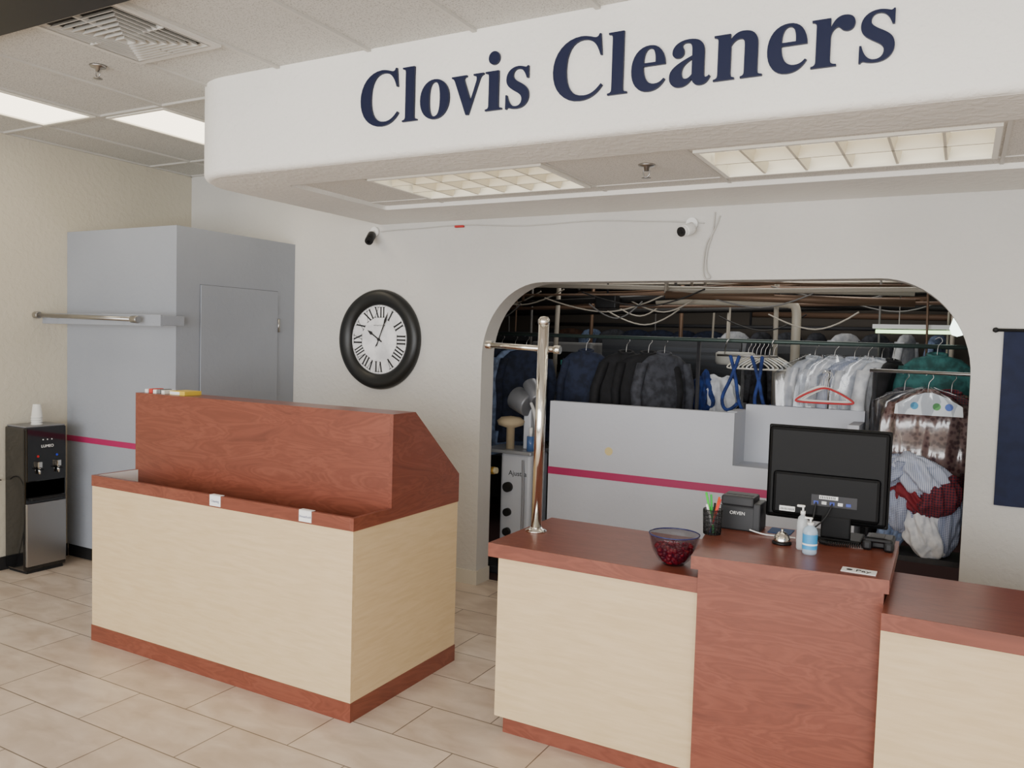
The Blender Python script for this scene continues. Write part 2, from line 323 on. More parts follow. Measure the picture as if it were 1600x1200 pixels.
def flat(d):
    t=re.findall(r'[MLCZ]|-?\d+',d); L=[]; i=0; c=None
    while i<len(t):
        if t[i] in 'MLCZ': c=t[i]; i+=1
        if c=='Z': continue
        if c in 'ML': L.append((float(t[i]),float(t[i+1]))); i+=2
        else:
            p0=L[-1]; p=[(float(t[i+2*k]),float(t[i+2*k+1])) for k in range(3)]; i+=6
            for k in range(1,9):
                u=k/8; L.append(tuple((1-u)**3*p0[a]+3*u*(1-u)**2*p[0][a]+3*u*u*(1-u)*p[1][a]+u**3*p[2][a] for a in (0,1)))
    if abs(L[0][0]-L[-1][0])<1e-6 and abs(L[0][1]-L[-1][1])<1e-6: L.pop()
    return L
pen=-2.442; sx,sz=.000331,.000345; parts=[]
for ch in 'Clovis Cleaners':
    if ch==' ': pen+=250*sx; continue
    w,ps=G[ch]; loops=[[(x*sx,y*sz) for x,y in flat(p)] for p in ps]
    parts.append(shape2d('letter_'+ch,loops,.012,XZ(pen,2.93-.0065,2.597),M_navy)); pen+=w*sx
group('shop_sign_lettering',parts)
# ------------------------------------------------------------------ closet
cx0,cx1,cy0,cy1,cz=XL+.001,-4.48,3.58,YB-.001,2.34
M_gap=mat('door_gap',(104,107,114),.8)
P=[box('body',cx0,cx1,cy0,cy1,.09,cz,M_closet),box('toe_kick',cx0,cx1-.01,cy0+.01,cy1,0,.09,mat('black_rubber_base')),
   box('door_reveal',cx1,cx1+.002,3.766,4.474,.09,1.974,M_gap),box('door_panel',cx1,cx1+.010,3.77,4.47,.1,1.97,M_closet,.002),box('stripe_front',cx0,cx1+.003,cy0-.003,cy0,.845,.885,M_pink),box('stripe_side',cx1,cx1+.003,cy0-.003,3.765,.845,.885,M_pink),box('stripe_side',cx1+.010,cx1+.013,3.77,4.47,.845,.885,M_pink)]
for z in (.35,1.05,1.72): P.append(cyl('hinge',(cx1+.014,4.475,z-.05),(cx1+.014,4.475,z+.05),.009,M_steel,seg=12))
P.append(cyl('door_knob',(cx1+.012,3.83,1.0),(cx1+.06,3.83,1.0),.022,M_steel,seg=20,bev=.004))
group('storage_closet',P)
# wall rail
P=[box('backboard',XL,-4.40,3.40,3.42,1.683,1.755,M_closet,.002),box('bracket',-4.46,-4.40,3.42,3.58,1.69,1.75,M_closet,.002),
   cyl('rod',(XL+.02,3.345,1.74),(-4.56,3.345,1.722),.014,M_steel,seg=20),cyl('end_cap',(-4.60,3.345,1.7225),(-4.54,3.345,1.7215),.024,M_steel,seg=20,bev=.004),cyl('end_cap',(XL+.005,3.345,1.7402),(XL+.055,3.345,1.7395),.024,M_steel,seg=20,bev=.004)]
for x in (-5.45,-4.75): P.append(cyl('standoff',(x,3.345,1.73),(x,3.40,1.73),.009,M_steel,seg=12))
group('garment_wall_rail',P)
# ------------------------------------------------------------------ water cooler (faces +X)
a,b,c,d=XL+.015,-5.385,3.13,3.42
M_gb=mat('gloss_black',(12,12,13),.12,coat=.5)
P=[box('body',a,b-.012,c,d,.02,.985,M_gb,.012),box('front_upper',b-.02,b,c+.008,d-.008,.62,.985,M_gb,.008),box('front_lower_door',b-.02,b+.002,c+.008,d-.008,.05,.475,M_steel,.006),
 box('top_deck',a+.01,b-.01,c+.01,d-.01,.985,.995,mat('grey_deck',(120,120,122),.4),.004),box('drip_tray',b-.02,b+.025,c+.03,d-.03,.495,.515,M_blkm,.004),box('alcove',b-.03,b-.012,c+.012,d-.012,.515,.62,M_blkm),box('foot',a+.02,b-.02,c+.02,d-.02,0,.02,M_blkm)]
for y,col in ((3.215,(190,30,30)),(3.345,(40,60,190))):
    P.append(box('tap_block',b,b+.03,y-.014,y+.014,.715,.755,M_chrome,.004)); P.append(cyl('tap_spout',(b+.018,y,.715),(b+.018,y,.672),.009,M_chrome,seg=14)); P.append(box('tap_lever',b+.01,b+.05,y-.012,y+.012,.70,.708,M_blk,.002))
    P.append(cyl('tap_dot',(b,y,.79),(b+.003,y,.79),.008,mat('dot%d'%col[0],col,.4),seg=14))
P.append(text('maker_name','LUMEO',.026,YZ(b+.001,3.28,.855),M_white)); P.append(cyl('led',(b,3.25,.90),(b+.002,3.25,.90),.004,M_white,seg=10)); P.append(cyl('led',(b,3.28,.90),(b+.002,3.28,.90),.004,M_white,seg=10)); P.append(cyl('led',(b,3.31,.90),(b+.002,3.31,.90),.004,M_white,seg=10))
group('water_cooler',P)
P=[lathe('cup',[(0,0),(.024,0),(.034,.085),(.036,.085),(.036,.089),(.033,.089),(.023,.003),(0,.003)],(-5.49,3.27,.995+k*.016),M_white,28,rot=Matrix.Rotation(math.pi,4,'X')@Matrix.Translation((0,0,-.089)) ) for k in range(4)]
group('paper_cup_stack',P)
tube('power_cord',[(XL+.03,3.10,.62),(XL+.02,3.04,.66),(XL+.02,2.98,.5),(XL+.02,3.0,.2),(XL+.02,3.06,.01)],.004,M_blkm)
# ------------------------------------------------------------------ drop-off box counter
bx0,bx1,by0,by1=-3.98,-2.21,2.66,3.48
prof=[(by0,.828),(by1,.828),(by1,.97),(3.09,1.31),(2.92,1.31),(2.92,.885),(by0,.885)]
P=[box('front_panel',bx0+.003,bx1-.003,by0+.003,by0+.022,.084,.828,maple),box('side_panel_right',bx1-.022,bx1-.003,by0+.022,by1-.003,.084,.828,maple_y),box('side_panel_left',bx0+.003,bx0+.022,by0+.022,by1-.003,.084,.828,maple_y),box('back_panel',bx0+.022,bx1-.022,by1-.022,by1-.003,.084,.828,maple),
 box('kick_front',bx0,bx1,by0,by0+.02,0,.084,cherry_x),box('kick_right',bx1-.02,bx1,by0+.02,by1,0,.084,cherry_y),box('kick_left',bx0,bx0+.02,by0+.02,by1,0,.084,cherry_y),
 box('rim_front',bx0+.02,bx1-.02,by0,by0+.02,.828,.885,cherry_x,.001),
 shape2d('cheek_right',[prof],.02,YZ(bx1-.01,0,0),cherry_y),shape2d('cheek_left',[prof],.02,YZ(bx0+.01,0,0),cherry_y),
 box('hopper_front',bx0+.02,bx1-.02,2.92,2.938,.74,1.31,cherry_x),box('hopper_top',bx0+.02,bx1-.02,2.938,3.09,1.292,1.31,cherry_x),
 box('tray_bottom',bx0+.02,bx1-.02,by0+.02,2.92,.735,.745,cherry_x),box('tray_liner',bx0+.0201,bx0+.024,by0+.021,2.92,.745,.884,M_white)]
bm=bmesh.new(); v=[bm.verts.new(q) for q in ((bx0+.02,3.09,1.31),(bx1-.02,3.09,1.31),(bx1-.02,by1,.97),(bx0+.02,by1,.97),(bx1-.02,by1,.828),(bx0+.02,by1,.828))]
bm.faces.new(v[:4]); bm.faces.new((v[3],v[2],v[4],v[5])); P.append(bmobj(bm,'hopper_slope',cherry_x))
for x,s in ((-3.045,'Cleaning'),(-2.48,'Household')):
    P.append(box('label_card',x-.036,x+.036,by0-.003,by0-.0005,.835,.884,M_paper)); P.append(box('label_fold',x-.036,x+.036,by0-.003,by0+.022,.885,.887,M_paper))
    P.append(text('label_text',s,.0155,XZ(x,by0-.0035,.858),mat('ink_blue',(40,50,110),.6),.0003))
group('drop_off_counter',P)
P=[box('carton',-3.74,-3.62,2.95,3.06,1.31,1.332,mat('yellow_card',(214,182,60),.6),.001),box('label',-3.735,-3.66,2.9485,2.95,1.313,1.329,M_paper)]
group('staple_box',P)
P=[]
for i,cc in enumerate([(235,235,230),(200,60,50),(240,240,235),(120,120,120),(230,228,220)]): P.append(box('clip_packet',-3.95+i*.034,-3.924+i*.034,2.955,3.03,1.31,1.33+.004*(i%2),mat('pk%d'%i,cc,.6),.001))
group('tag_packets',P)
# ------------------------------------------------------------------ wall clock
ck=Vector((-3.648,YB,1.638)); RX=Matrix.Rotation(math.pi/2,4,'X')
P=[lathe('frame',[(.245,.0),(.355,.0),(.357,.02),(.345,.045),(.31,.055),(.27,.045),(.252,.032),(.246,.02)],ck,mat('clock_black',(22,24,24),.4),72,rot=RX)]
def facemat():
    m,nt,b=nmat('clock_face'); mp=mapping(nt,(1,1,1)); n=N(nt,'ShaderNodeTexNoise'); n.inputs['Scale'].default_value=9; n.inputs['Detail'].default_value=8
    nt.links.new(mp.outputs[0],n.inputs['Vector']); r_=ramp(nt,[(.35,(212,213,216)),(.6,(246,246,248))]); nt.links.new(n.outputs['Fac'],r_.inputs['Fac']); nt.links.new(r_.outputs[0],b.inputs['Base Color']); return m
P.append(lathe('face',[(0,.016),(.25,.016)],ck,facemat(),72,rot=RX))
ink=mat('clock_ink',(20,20,22),.6)
def numeral(s):
    W={'I':.5,'V':.9,'X':.95}; x=0; polys=[]
    t=.23; tn=.08; sf=.07
    for c in s:
        w=W[c]; 
        def bar(xa,xb,tk): polys.append([(xa-tk/2,0),(xa+tk/2,0),(xb+tk/2,1),(xb-tk/2,1)])
        def serif(xc,y): polys.append([(xc-.2,y-sf/2),(xc+.2,y-sf/2),(xc+.2,y+sf/2),(xc-.2,y+sf/2)])
        m_=x+w/2
        if c=='I': bar(m_,m_,t); serif(m_,0); serif(m_,1)
        elif c=='V': bar(m_,x+.2,t); bar(m_,x+w-.2,tn); serif(x+.2,1); serif(x+w-.2,1)
        else: bar(x+w-.2,x+.2,t); bar(x+.2,x+w-.2,tn); serif(x+.2,1); serif(x+w-.2,1); serif(x+.2,0); serif(x+w-.2,0)
        x+=w
    return polys,x
bm=bmesh.new()
for k,s in enumerate(['XII','I','II','III','IIII','V','VI','VII','VIII','IX','X','XI']):
    pl,w=numeral(s); ang=-k*math.pi/6; H=.072; cw=.052; 
    wid=min(w*cw,.098); fx=wid/w
    for q in pl:
        vs=[]
        for x_,y_ in q:
            lx=(x_-w/2)*fx; ly=.158+y_*H
            vs.append(bm.verts.new((ck.x+lx*math.cos(ang)-ly*math.sin(ang),YB-.0175,ck.z+lx*math.sin(ang)+ly*math.cos(ang))))
        bm.faces.new(vs)
for k in range(60):
    a_=k*math.pi/30; w_=.0022 if k%5 else .004
    vs=[]
    for rr_,s_ in ((.238,-1),(.238,1),(.244,1),(.244,-1)):
        vs.append(bm.verts.new((ck.x+rr_*math.sin(a_)+s_*w_/2*math.cos(a_),YB-.0175,ck.z+rr_*math.cos(a_)-s_*w_/2*math.sin(a_))))
    bm.faces.new(vs)
P.append(bmobj(bm,'numerals',ink))
def hand(nm,ang,L,tail,w,y):
    a_=math.radians(ang); u=Vector((math.sin(a_),0,math.cos(a_))); n_=Vector((math.cos(a_),0,-math.sin(a_)))
    bm=bmesh.new(); pts=[u*-tail-n_*w*.5,u*-tail+n_*w*.5,u*L*.55+n_*w*.5,u*L*.68+n_*w*1.3,u*L,u*L*.68-n_*w*1.3,u*L*.55-n_*w*.5]
    bm.faces.new([bm.verts.new(Vector((ck.x,y,ck.z))+q) for q in pts]); return bmobj(bm,nm,ink)
P+=[hand('hour_hand',302,.125,.03,.010,YB-.021),hand('minute_hand',22,.215,.05,.008,YB-.024),hand('second_hand',206,.07,.12,.003,YB-.026),cyl('hub',(ck.x,YB-.018,ck.z),(ck.x,YB-.03,ck.z),.010,ink,seg=16)]
P.append(text('dial_text','ANTIQUITE DE PARIS',.011,XZ(ck.x,YB-.0175,ck.z+.10),ink,.0002))
group('wall_clock',P)
# ------------------------------------------------------------------ service counter
fy=2.90; ZT=.81
P=[box('front_panel',-1.655,-.79,fy+.03,fy+.05,.07,.752,maple),box('end_panel',-1.655,-1.635,fy+.05,3.44,.07,.752,maple_y),box('kick',-1.62,-.80,fy+.045,3.42,0,.07,cherry_x),
 box('countertop',-1.69,-.78,fy,3.50,.752,ZT,cherry_x,.002),box('back_panel',-1.635,-.80,3.42,3.44,.07,.752,maple),
 box('front_panel_right',-.186,2.4,2.88,2.90,.07,.752,maple),box('kick_right',-.186,2.4,2.90,3.38,0,.07,cherry_x),box('countertop_right',-.186,2.42,2.85,3.42,.752,ZT,cherry_x,.002),box('end_panel_right',2.38,2.4,2.90,3.4,.07,.752,maple_y)]
ped=[(-.797,2.885),(-.187,2.955),(-.20,3.44),(-.85,3.42)]
P.append(shape2d('pedestal',[ped],.853,XY(0,0,.4265),cherry_x))
tt=[(-.815,2.85),(-.17,2.925),(-.18,3.56),(-.905,3.50)]
P.append(shape2d('register_top',[tt],.047,XY(0,0,.8765),cherry_x))
group('service_counter',P)
ZP=.90
# chrome pole
P=[lathe('flange',[(0,0),(.048,0),(.048,.006),(.03,.014),(.026,.02),(.0,.02)],(-1.62,3.20,ZT),M_chrome,32),cyl('post',(-1.62,3.20,ZT+.01),(-1.612,3.20,1.735),.0235,M_chrome,seg=32),
   lathe('cap',[(.0235,0),(.026,.003),(.026,.02),(.018,.032),(0,.036)],(-1.612,3.20,1.73),M_chrome,32),
   cyl('arm',(-1.92,3.245,1.632),(-1.56,3.245,1.620),.013,M_chrome,seg=20),cyl('arm_end',(-1.93,3.245,1.6325),(-1.90,3.245,1.6318),.019,M_chrome,seg=20,bev=.003),cyl('arm_end',(-1.58,3.245,1.6205),(-1.55,3.245,1.62),.019,M_chrome,seg=20,bev=.003),cyl('clamp',(-1.613,3.19,1.622),(-1.613,3.25,1.622),.016,M_chrome,seg=16)]
group('garment_hanging_post',P)
# bowl with candy
M_bowl=mat('cobalt_glass',(44,16,34),.06,alpha=.30,spec=.6)
P=[lathe('bowl',[(0,0),(.04,0),(.062,.02),(.082,.055),(.094,.10),(.098,.118),(.094,.118),(.089,.1),(.077,.056),(.056,.024),(.036,.006),(0,.006)],(-.935,3.03,ZT),M_bowl,40)]
P.append(tube('bowl_rim',[(-.935+.096*math.cos(i/32*6.2832),3.03+.096*math.sin(i/32*6.2832),ZT+.118) for i in range(32)],.0025,mat('rim_blue',(30,36,90),.1),cyc=True))
cs=[mat('candy_red',(140,8,20),.3),mat('candy_dark',(96,8,18),.3),mat('candy_plum',(100,12,34),.3)]
cn=[]
for i in range(320):
    zz=ZT+.014+random.random()*.058; h_=zz-ZT
    rm=.034+.042*min(1,h_/.055)-.009
    a_=random.random()*6.28; rr_=rm*(random.random()**.35)
    cn.append(lathe('candy',[(0,-.008),(.008,-.006),(.011,0),(.008,.006),(0,.008)],(-.935+rr_*math.cos(a_),3.03+rr_*math.sin(a_),zz),cs[1 if i%3==0 else (2 if i%7==0 else 0)],8,rot=Matrix.Rotation(random.random()*3,4,'X')))
P.append(join(cn,'candies')); group('candy_bowl',P)
# pen cup
px_,py_=-.845,3.24; P=[]
for k in range(18):
    a_=k/18*2*math.pi
    P.append(cyl('w',(px_+.034*math.cos(a_),py_+.034*math.sin(a_),ZP),(px_+.038*math.cos(a_),py_+.038*math.sin(a_),ZP+.10),.0014,M_blkm,seg=6))
for k in range(7):
    z=ZP+.002+k*.0163; P.append(tube('r',[(px_+(.034+.0006*k)*math.cos(i/16*6.283),py_+(.034+.0006*k)*math.sin(i/16*6.283),z) for i in range(16)],.0016,M_blkm,cyc=True,res=1))
P.append(cyl('base',(px_,py_,ZP),(px_,py_,ZP+.003),.034,M_blkm))
P.append(lathe('mesh_wall',[(.033,0),(.0375,.1)],(px_,py_,ZP),mat('mesh_black',(16,16,18),.6,alpha=.55),28))
cup=join(P,'mesh_cup'); P=[cup]
for i,(cc,dx,dy,h) in enumerate([((60,200,60),-.03,.0,.165),((50,190,80),-.015,.02,.155),((230,90,30),.022,.01,.15),((220,50,40),.03,-.005,.145),((40,80,170),.02,.02,.13),((30,30,30),0,.03,.12),((240,240,240),-.02,-.02,.12)]):
    P.append(cyl('pen',(px_-dx*.3,py_-dy*.3,ZP+.004),(px_+dx,py_+dy,ZP+h),.0045,mat('pen%d'%i,cc,.4),seg=10))
group('pen_cup',P)
# receipt printer
Mpt=mat('printer_charcoal',(30,31,34),.5)
P=[box('body',-.845,-.705,3.36,3.48,ZP,ZP+.10,Mpt,.006),box('lid',-.843,-.71,3.355,3.475,ZP+.10,ZP+.142,Mpt,.008),box('paper_slot',-.83,-.72,3.39,3.41,ZP+.1415,ZP+.1435,M_blkm),
   box('side_step',-.715,-.683,3.36,3.48,ZP,ZP+.118,Mpt,.006),text('maker_name','ORVEN',.019,XZ(-.775,3.3585,ZP+.072),M_white,.0003),box('seam',-.845,-.71,3.3585,3.36,ZP+.098,ZP+.101,M_blkm)]
group('receipt_printer',P)
tube('data_cable',[(-.72,3.35,ZP+.012),(-.67,3.33,ZP+.005),(-.62,3.335,ZP+.005),(-.54,3.345,ZP+.005)],.003,M_white)
# monitor seen from behind
mx,my=-.445,3.43
Mon=mat('monitor_black',(8,8,9),.5,spec=.2)
P=[box('bezel',mx-.23,mx+.23,my-.006,my+.012,.965,1.345,Mon,.006),box('back_shell',mx-.224,mx+.224,my-.026,my-.005,.972,1.339,Mon,.014),box('back_bulge',mx-.20,mx+.20,my-.036,my-.022,.985,1.16,Mon,.013),box('screen',mx-.215,mx+.215,my+.0119,my+.0128,.985,1.33,mat('screen_dark',(20,24,32),.15)),
   box('connector_bay',mx-.05,mx+.12,my-.038,my-.035,1.035,1.08,M_dk,.001)]
for i in range(5): P.append(box('port',mx-.04+i*.03,mx-.022+i*.03,my-.040,my-.0375,1.043,1.055,M_steel if i%2 else mat('vga_blue',(40,60,150),.4)))
P.append(box('rating_label',mx-.02,mx+.05,my-.0395,my-.0375,1.064,1.078,M_paper)); P.append(box('asset_label',mx-.17,mx-.11,my-.0395,my-.0357,1.0,1.02,M_paper))
for i in range(9): P.append(box('label_bar',mx-.165+i*.006,mx-.1625+i*.006,my-.0402,my-.0395,1.004,1.013,M_blkm)); P.append(box('label_bar',mx-.015+i*.0065,mx-.012+i*.0065,my-.0402,my-.0395,1.066,1.076,M_blkm))
P+=[box('stand_neck',mx-.01,mx+.10,my-.038,my-.012,ZP+.012,1.0,Mon,.006),box('stand_base',mx-.05,mx+.14,my-.045,my+.12,ZP,ZP+.014,Mon,.006)]
P.append(tube('cable',[(mx-.03,my-.042,1.05),(mx-.035,my-.06,.98),(mx-.06,my-.06,.91),(mx-.10,my-.0,ZP+.006)],.0035,M_blkm)); P.append(tube('cable',[(mx+.03,my-.042,1.05),(mx+.02,my-.06,1.0),(mx-.05,my-.06,.93),(mx-.07,my-.0,ZP+.005)],.003,M_blkm))
group('computer_monitor',P)
box('mouse_pad',-.66,-.57,3.40,3.50,ZP,ZP+.003,mat('pad_blue',(20,60,110),.7))
# phone
P=[box('base',-.29,-.19,3.37,3.50,ZP,ZP+.035,M_blk,.008),box('keypad',-.275,-.225,3.38,3.48,ZP+.035,ZP+.038,M_dk),box('handset_grip',-.29,-.19,3.325,3.355,ZP+.03,ZP+.048,M_blk,.008),box('ear_cup',-.295,-.26,3.32,3.365,ZP,ZP+.04,M_blk,.01),box('mouth_cup',-.22,-.185,3.32,3.365,ZP,ZP+.04,M_blk,.01)]
hp=[]
for i in range(220):
    t=i/219; a_=t*2*math.pi*32
    bx_=-.29-.16*math.sin(t*math.pi*.5)*1.0; by_=3.34-.03*math.sin(t*math.pi)
    hp.append((bx_,by_+.008*math.cos(a_),ZP+.011+.008*math.sin(a_)))
P.append(tube('coiled_cord',hp,.0022,M_blkm,res=1))
group('desk_phone',P)
# bell
P=[lathe('base',[(0,0),(.036,0),(.036,.008),(.03,.012),(0,.012)],(-.572,3.235,ZP),M_blk,32),lathe('dome',[(.031,.013),(.031,.018),(.026,.034),(.014,.045),(0,.048)],(-.572,3.235,ZP),M_chrome,36),cyl('button',(-.572,3.235,ZP+.046),(-.572,3.235,ZP+.058),.005,M_chrome,seg=14)]
group('service_bell',P)
# sanitizer bottles
def bottle(x,y,h,r_,m,lab=None):
    P=[lathe('bottle',[(0,0),(r_*.9,0),(r_,.006),(r_,h*.68),(r_*.8,h*.78),(r_*.38,h*.84),(r_*.38,h*.9),(0,h*.9)],(x,y,ZP),m,28),cyl('pump_collar',(x,y,ZP+h*.86),(x,y,ZP+h*.94),r_*.45,M_white,seg=18),cyl('pump_stem',(x,y,ZP+h*.94),(x,y,ZP+h*1.03),.0035,M_white,seg=10),box('pump_nozzle',x-.022,x+.007,y-.006,y+.006,ZP+h*1.03,ZP+h*1.085,M_white,.003)]
    if lab: P.append(lathe('label',[(r_+.0006,.02),(r_+.0006,h*.6)],(x,y,ZP),lab,28)); P.append(lathe('label_band',[(r_+.001,.035),(r_+.001,h*.33)],(x,y,ZP),M_paper,28))
    group('hand_sanitizer_bottle',P)
bottle(-.455,3.135,.125,.026,mat('gel_clear',(200,222,240),.08,alpha=.55),mat('label_blue',(60,150,205),.4))
bottle(-.492,3.19,.155,.02,mat('gel_clear2',(225,230,232),.08,alpha=.5))
P=[box('card',-.325,-.215,2.955,3.015,ZP,ZP+.002,M_paper),cyl('mark',(-.30,2.985,ZP+.002),(-.30,2.985,ZP+.0026),.010,M_blkm,seg=20),text('card_text','Pay',.036,XY(-.256,2.982,ZP+.0026),M_blkm,.0003)]
group('payment_card_sign',P)
# ------------------------------------------------------------------ back wall items
def seccam(x,z,white,d):
    m2=M_white if white else M_blk; d=Vector(d).normalized(); s=Vector((x,YB-.05,z))
    P=[cyl('mount',(x,YB,z+.035),(x,YB-.022,z+.035),.034,M_white,seg=28),cyl('neck',(x,YB-.02,z+.035),s,.011,M_white,seg=14),cyl('body',s-d*.02,s+d*.075,.03,m2,seg=28,bev=.004),cyl('lens_face',s+d*.075,s+d*.083,.028,M_blkm,seg=28),cyl('lens',s+d*.083,s+d*.087,.012,mat('lens_glass',(10,14,20),.03),seg=20)]
    if white: P.append(cyl('hood',s-d*.01,s+d*.05,.034,M_white,seg=28,bev=.003))
    group('security_camera',P)
seccam(-3.71,2.37,False,(.35,-.8,-.6)); seccam(-1.40,2.325,True,(-.35,-.85,-.3))
wp=[(-3.66,YB-.006,2.405)]
for i in range(1,12): wp.append((-3.70+2.4*i/12,YB-.006,2.425-.010*math.sin(i*1.3)-.04*(i/12)))
wp.append((-1.33,YB-.006,2.36)); tube('camera_cable',wp,.004,mat('cable_offwhite',(188,186,180),.5))
group('cable_junction',[box('box',-3.03,-2.96,YB-.02,YB,2.405,2.42,mat('red_conn',(180,40,40),.5),.003)])
tube('hanging_wire',[(-1.27,YB-.01,2.42),(-1.27,YB-.01,2.32),(-1.31,YB-.012,2.2),(-1.31,YB-.012,2.08),(-1.27,YB-.012,2.045),(-1.33,YB-.012,2.038),(-1.32,YB-.012,2.25),(-1.27,YB-.01,2.30),(-1.24,YB-.008,2.4)],.004,mat('cable_offwhite'))
# banner
P=[cyl('rod',(.14,YB-.02,1.775),(1.25,YB-.02,1.775),.008,M_blkm,seg=14),lathe('finial',[(0,-.014),(.012,-.008),(.014,0),(.012,.008),(0,.014)],(.14,YB-.02,1.775),M_blkm,16)]
bm=bmesh.new(); nx=30; A=[]
for i in range(nx+1):
    x_=.175+i/nx*1.0; A.append([bm.verts.new((x_,YB-.014-.005*math.sin(i*.9)*(j/8),1.775-.86*j/8)) for j in range(9)])
for i in range(nx):
    for j in range(8): bm.faces.new((A[i][j],A[i+1][j],A[i+1][j+1],A[i][j+1]))
P.append(bmobj(bm,'fabric',cloth('banner_navy',(26,34,62),(22,29,54)),True)); group('wall_banner',P)
# ------------------------------------------------------------------ back room
P=[box('panel_left',-2.50,-1.22,5.10,5.16,0,1.245,M_part),box('panel_low',-1.22,-.53,5.10,5.16,0,.915,M_part),box('return',-1.28,-1.22,5.16,5.42,0,1.25,M_part),box('panel_rear',-1.22,-.50,5.40,5.46,0,1.285,M_part),box('return_right',-.56,-.50,5.10,5.40,0,1.22,M_part),
   box('shelf',-1.22,-.56,5.16,5.40,.88,.91,M_part),box('stripe',-2.502,-.50,5.097,5.10,.735,.785,M_pink),cyl('round_sticker',(-2.05,5.10,.93),(-2.05,5.096,.93),.028,mat('sticker',(214,196,140),.6),seg=24)]
group('low_partition',P)
def garment(name,x,y,z,L,W,m,yaw=0,dep=.06,seed=0,sleeve=True,hanger=True,film=False,hm=None):
    rs_=random.Random(seed); bm=bmesh.new(); S=36; Rn=18; rings=[]; ph=rs_.random()*6; k1=rs_.choice([5,6,7])
    for i in range(Rn+1):
        t=i/Rn
        if t<.14: s_=t/.14; hw=.05+(W/2-.05)*s_**.7; zz=-.02-.10*s_**1.6*W/.45; dd=.035+dep*.4*s_
        else: s_=(t-.14)/.86; hw=W/2*(1-.12*math.sin(s_*math.pi)*.8+.06*s_); zz=-.12*W/.45-(L-.12)*s_; dd=dep*(.55+.45*s_)
        ring=[]
        for j in range(S):
            a_=2*math.pi*j/S; f_=1+ (.05+.22*t)*math.sin(k1*a_+ph+1.5*t)*.5+.06*math.sin(11*a_+3*t+ph)
            ring.append(bm.verts.new((hw*math.cos(a_),dd*math.sin(a_)*f_,zz+.008*math.sin(3*a_+ph)*t)))
        rings.append(ring)
    for a,b in zip(rings,rings[1:]):
        for j in range(S): bm.faces.new((a[j],a[(j+1)%S],b[(j+1)%S],b[j]))
    bm.faces.new(rings[0])
    if sleeve:
        for sg in (-1,1):
            sr=[]; n_=9; sl=L*.75
            for i in range(n_+1):
                t=i/n_; cxs=sg*(W/2-.035+.055*min(1,t*3)+.012*math.sin(t*4+ph)); rr_=.05*(1-.35*t)
                sr.append([bm.verts.new((cxs+rr_*math.cos(2*math.pi*j/12)*.8,rr_*math.sin(2*math.pi*j/12)*(1+.15*math.sin(9*t+j)),-.10*W/.45-sl*t+.02*sg*0)) for j in range(12)])
            for a,b in zip(sr,sr[1:]):
                for j in range(12): bm.faces.new((a[j],a[(j+1)%12],b[(j+1)%12],b[j]))
            bm.faces.new(sr[0]); bm.faces.new(sr[-1])
    T=Matrix.Translation((x,y,z))@Matrix.Rotation(yaw,4,'Z'); bmesh.ops.transform(bm,matrix=T,verts=bm.verts)
    out=[bmobj(bm,name,m,True)]
    if hanger:
        hk=[(0,0,-.04),(0,0,.03),(.012,0,.05),(.028,0,.065),(.018,0,.088),(0,0,.09),(-.014,0,.078)]
        out.append(tube('hanger_hook',[T@Vector(q) for q in hk],.0022,M_steel,res=1))
        out.append(tube('collar',[T@Vector((.052*math.cos(a),.034*math.sin(a)+0,-.018+.01*math.sin(a))) for a in [i/12*6.283 for i in range(12)]],.012,m,cyc=True,res=2))
    if film:
        bm=bmesh.new(); rings=[]
        for i in range(13):
            t=i/12; hw=(.04+(W/2+.06)*min(1,(t/.16))**.6); dd=dep*1.25+.02*math.sin(t*9+ph); zz=.01-(L*1.05)*t
            rings.append([bm.verts.new((hw*math.cos(2*math.pi*j/40)*(1+.03*math.sin(7*j+4*t)),dd*math.sin(2*math.pi*j/40)*(1+.25*math.sin(j*2.1+5*t)),zz)) for j in range(40)])
        for a,b in zip(rings,rings[1:]):
            for j in range(40): bm.faces.new((a[j],a[(j+1)%40],b[(j+1)%40],b[j]))
        bmesh.ops.transform(bm,matrix=T,verts=bm.verts); out.append(bmobj(bm,'plastic_cover',M_plastic,True))
    return out
def hanger(x,y,z,W,m,yaw=0,th=.005,bar=True):
    T=Matrix.Translation((x,y,z))@Matrix.Rotation(yaw,4,'Z')
    o=[tube('hook',[T@Vector(q) for q in [(0,0,-.0),(0,0,.04),(.02,0,.06),(.02,0,.085),(0,0,.095),(-.018,0,.08)]],.0022,M_steel,res=1)]
    pts=[(0,0,0),(-W*.25,0,-.035),(-W/2,0,-.085),(-W/2+.01,0,-.10),(0,0,-.10),(W/2-.01,0,-.10),(W/2,0,-.085),(W*.25,0,-.035)]
    o.append(tube('arms',[T@Vector(q) for q in pts],th,m,cyc=True,res=2)); return o
navy=cloth('cloth_navy',(34,42,66)); blk=cloth('cloth_black',(24,24,28)); gry=cloth('cloth_grey',(72,74,82)); wht=cloth('cloth_white',(226,228,232),(198,202,210)); teal=cloth('cloth_teal',(60,116,114)); chk=cloth('cloth_check',(180,188,208),(112,122,152),'plaid',34); redp=cloth('cloth_redplaid',(120,38,48),(46,34,52),'plaid',22); flo=cloth('cloth_floral',(134,104,98),(72,34,38),'spots',42); ltb=cloth('cloth_ltblue',(130,150,186)); blu=cloth('cloth_blue',(38,62,130)); strp=cloth('cloth_stripe',(206,210,222),(146,156,184),'stripe',34); brn=cloth('cloth_brown',(84,58,44))
RY,RZ=5.62,1.70
P=[cyl('rail',(-3.6,RY,RZ+.012),(.9,RY,RZ-.012),.014,mat('rail_green',(70,84,80),.4,.5),seg=16)]
for x_ in (-3.55,-1.62,.85): P+=[cyl('upright',(x_,RY+.03,0),(x_,RY+.03,1.72),.014,M_dk,seg=14)]
sd=0
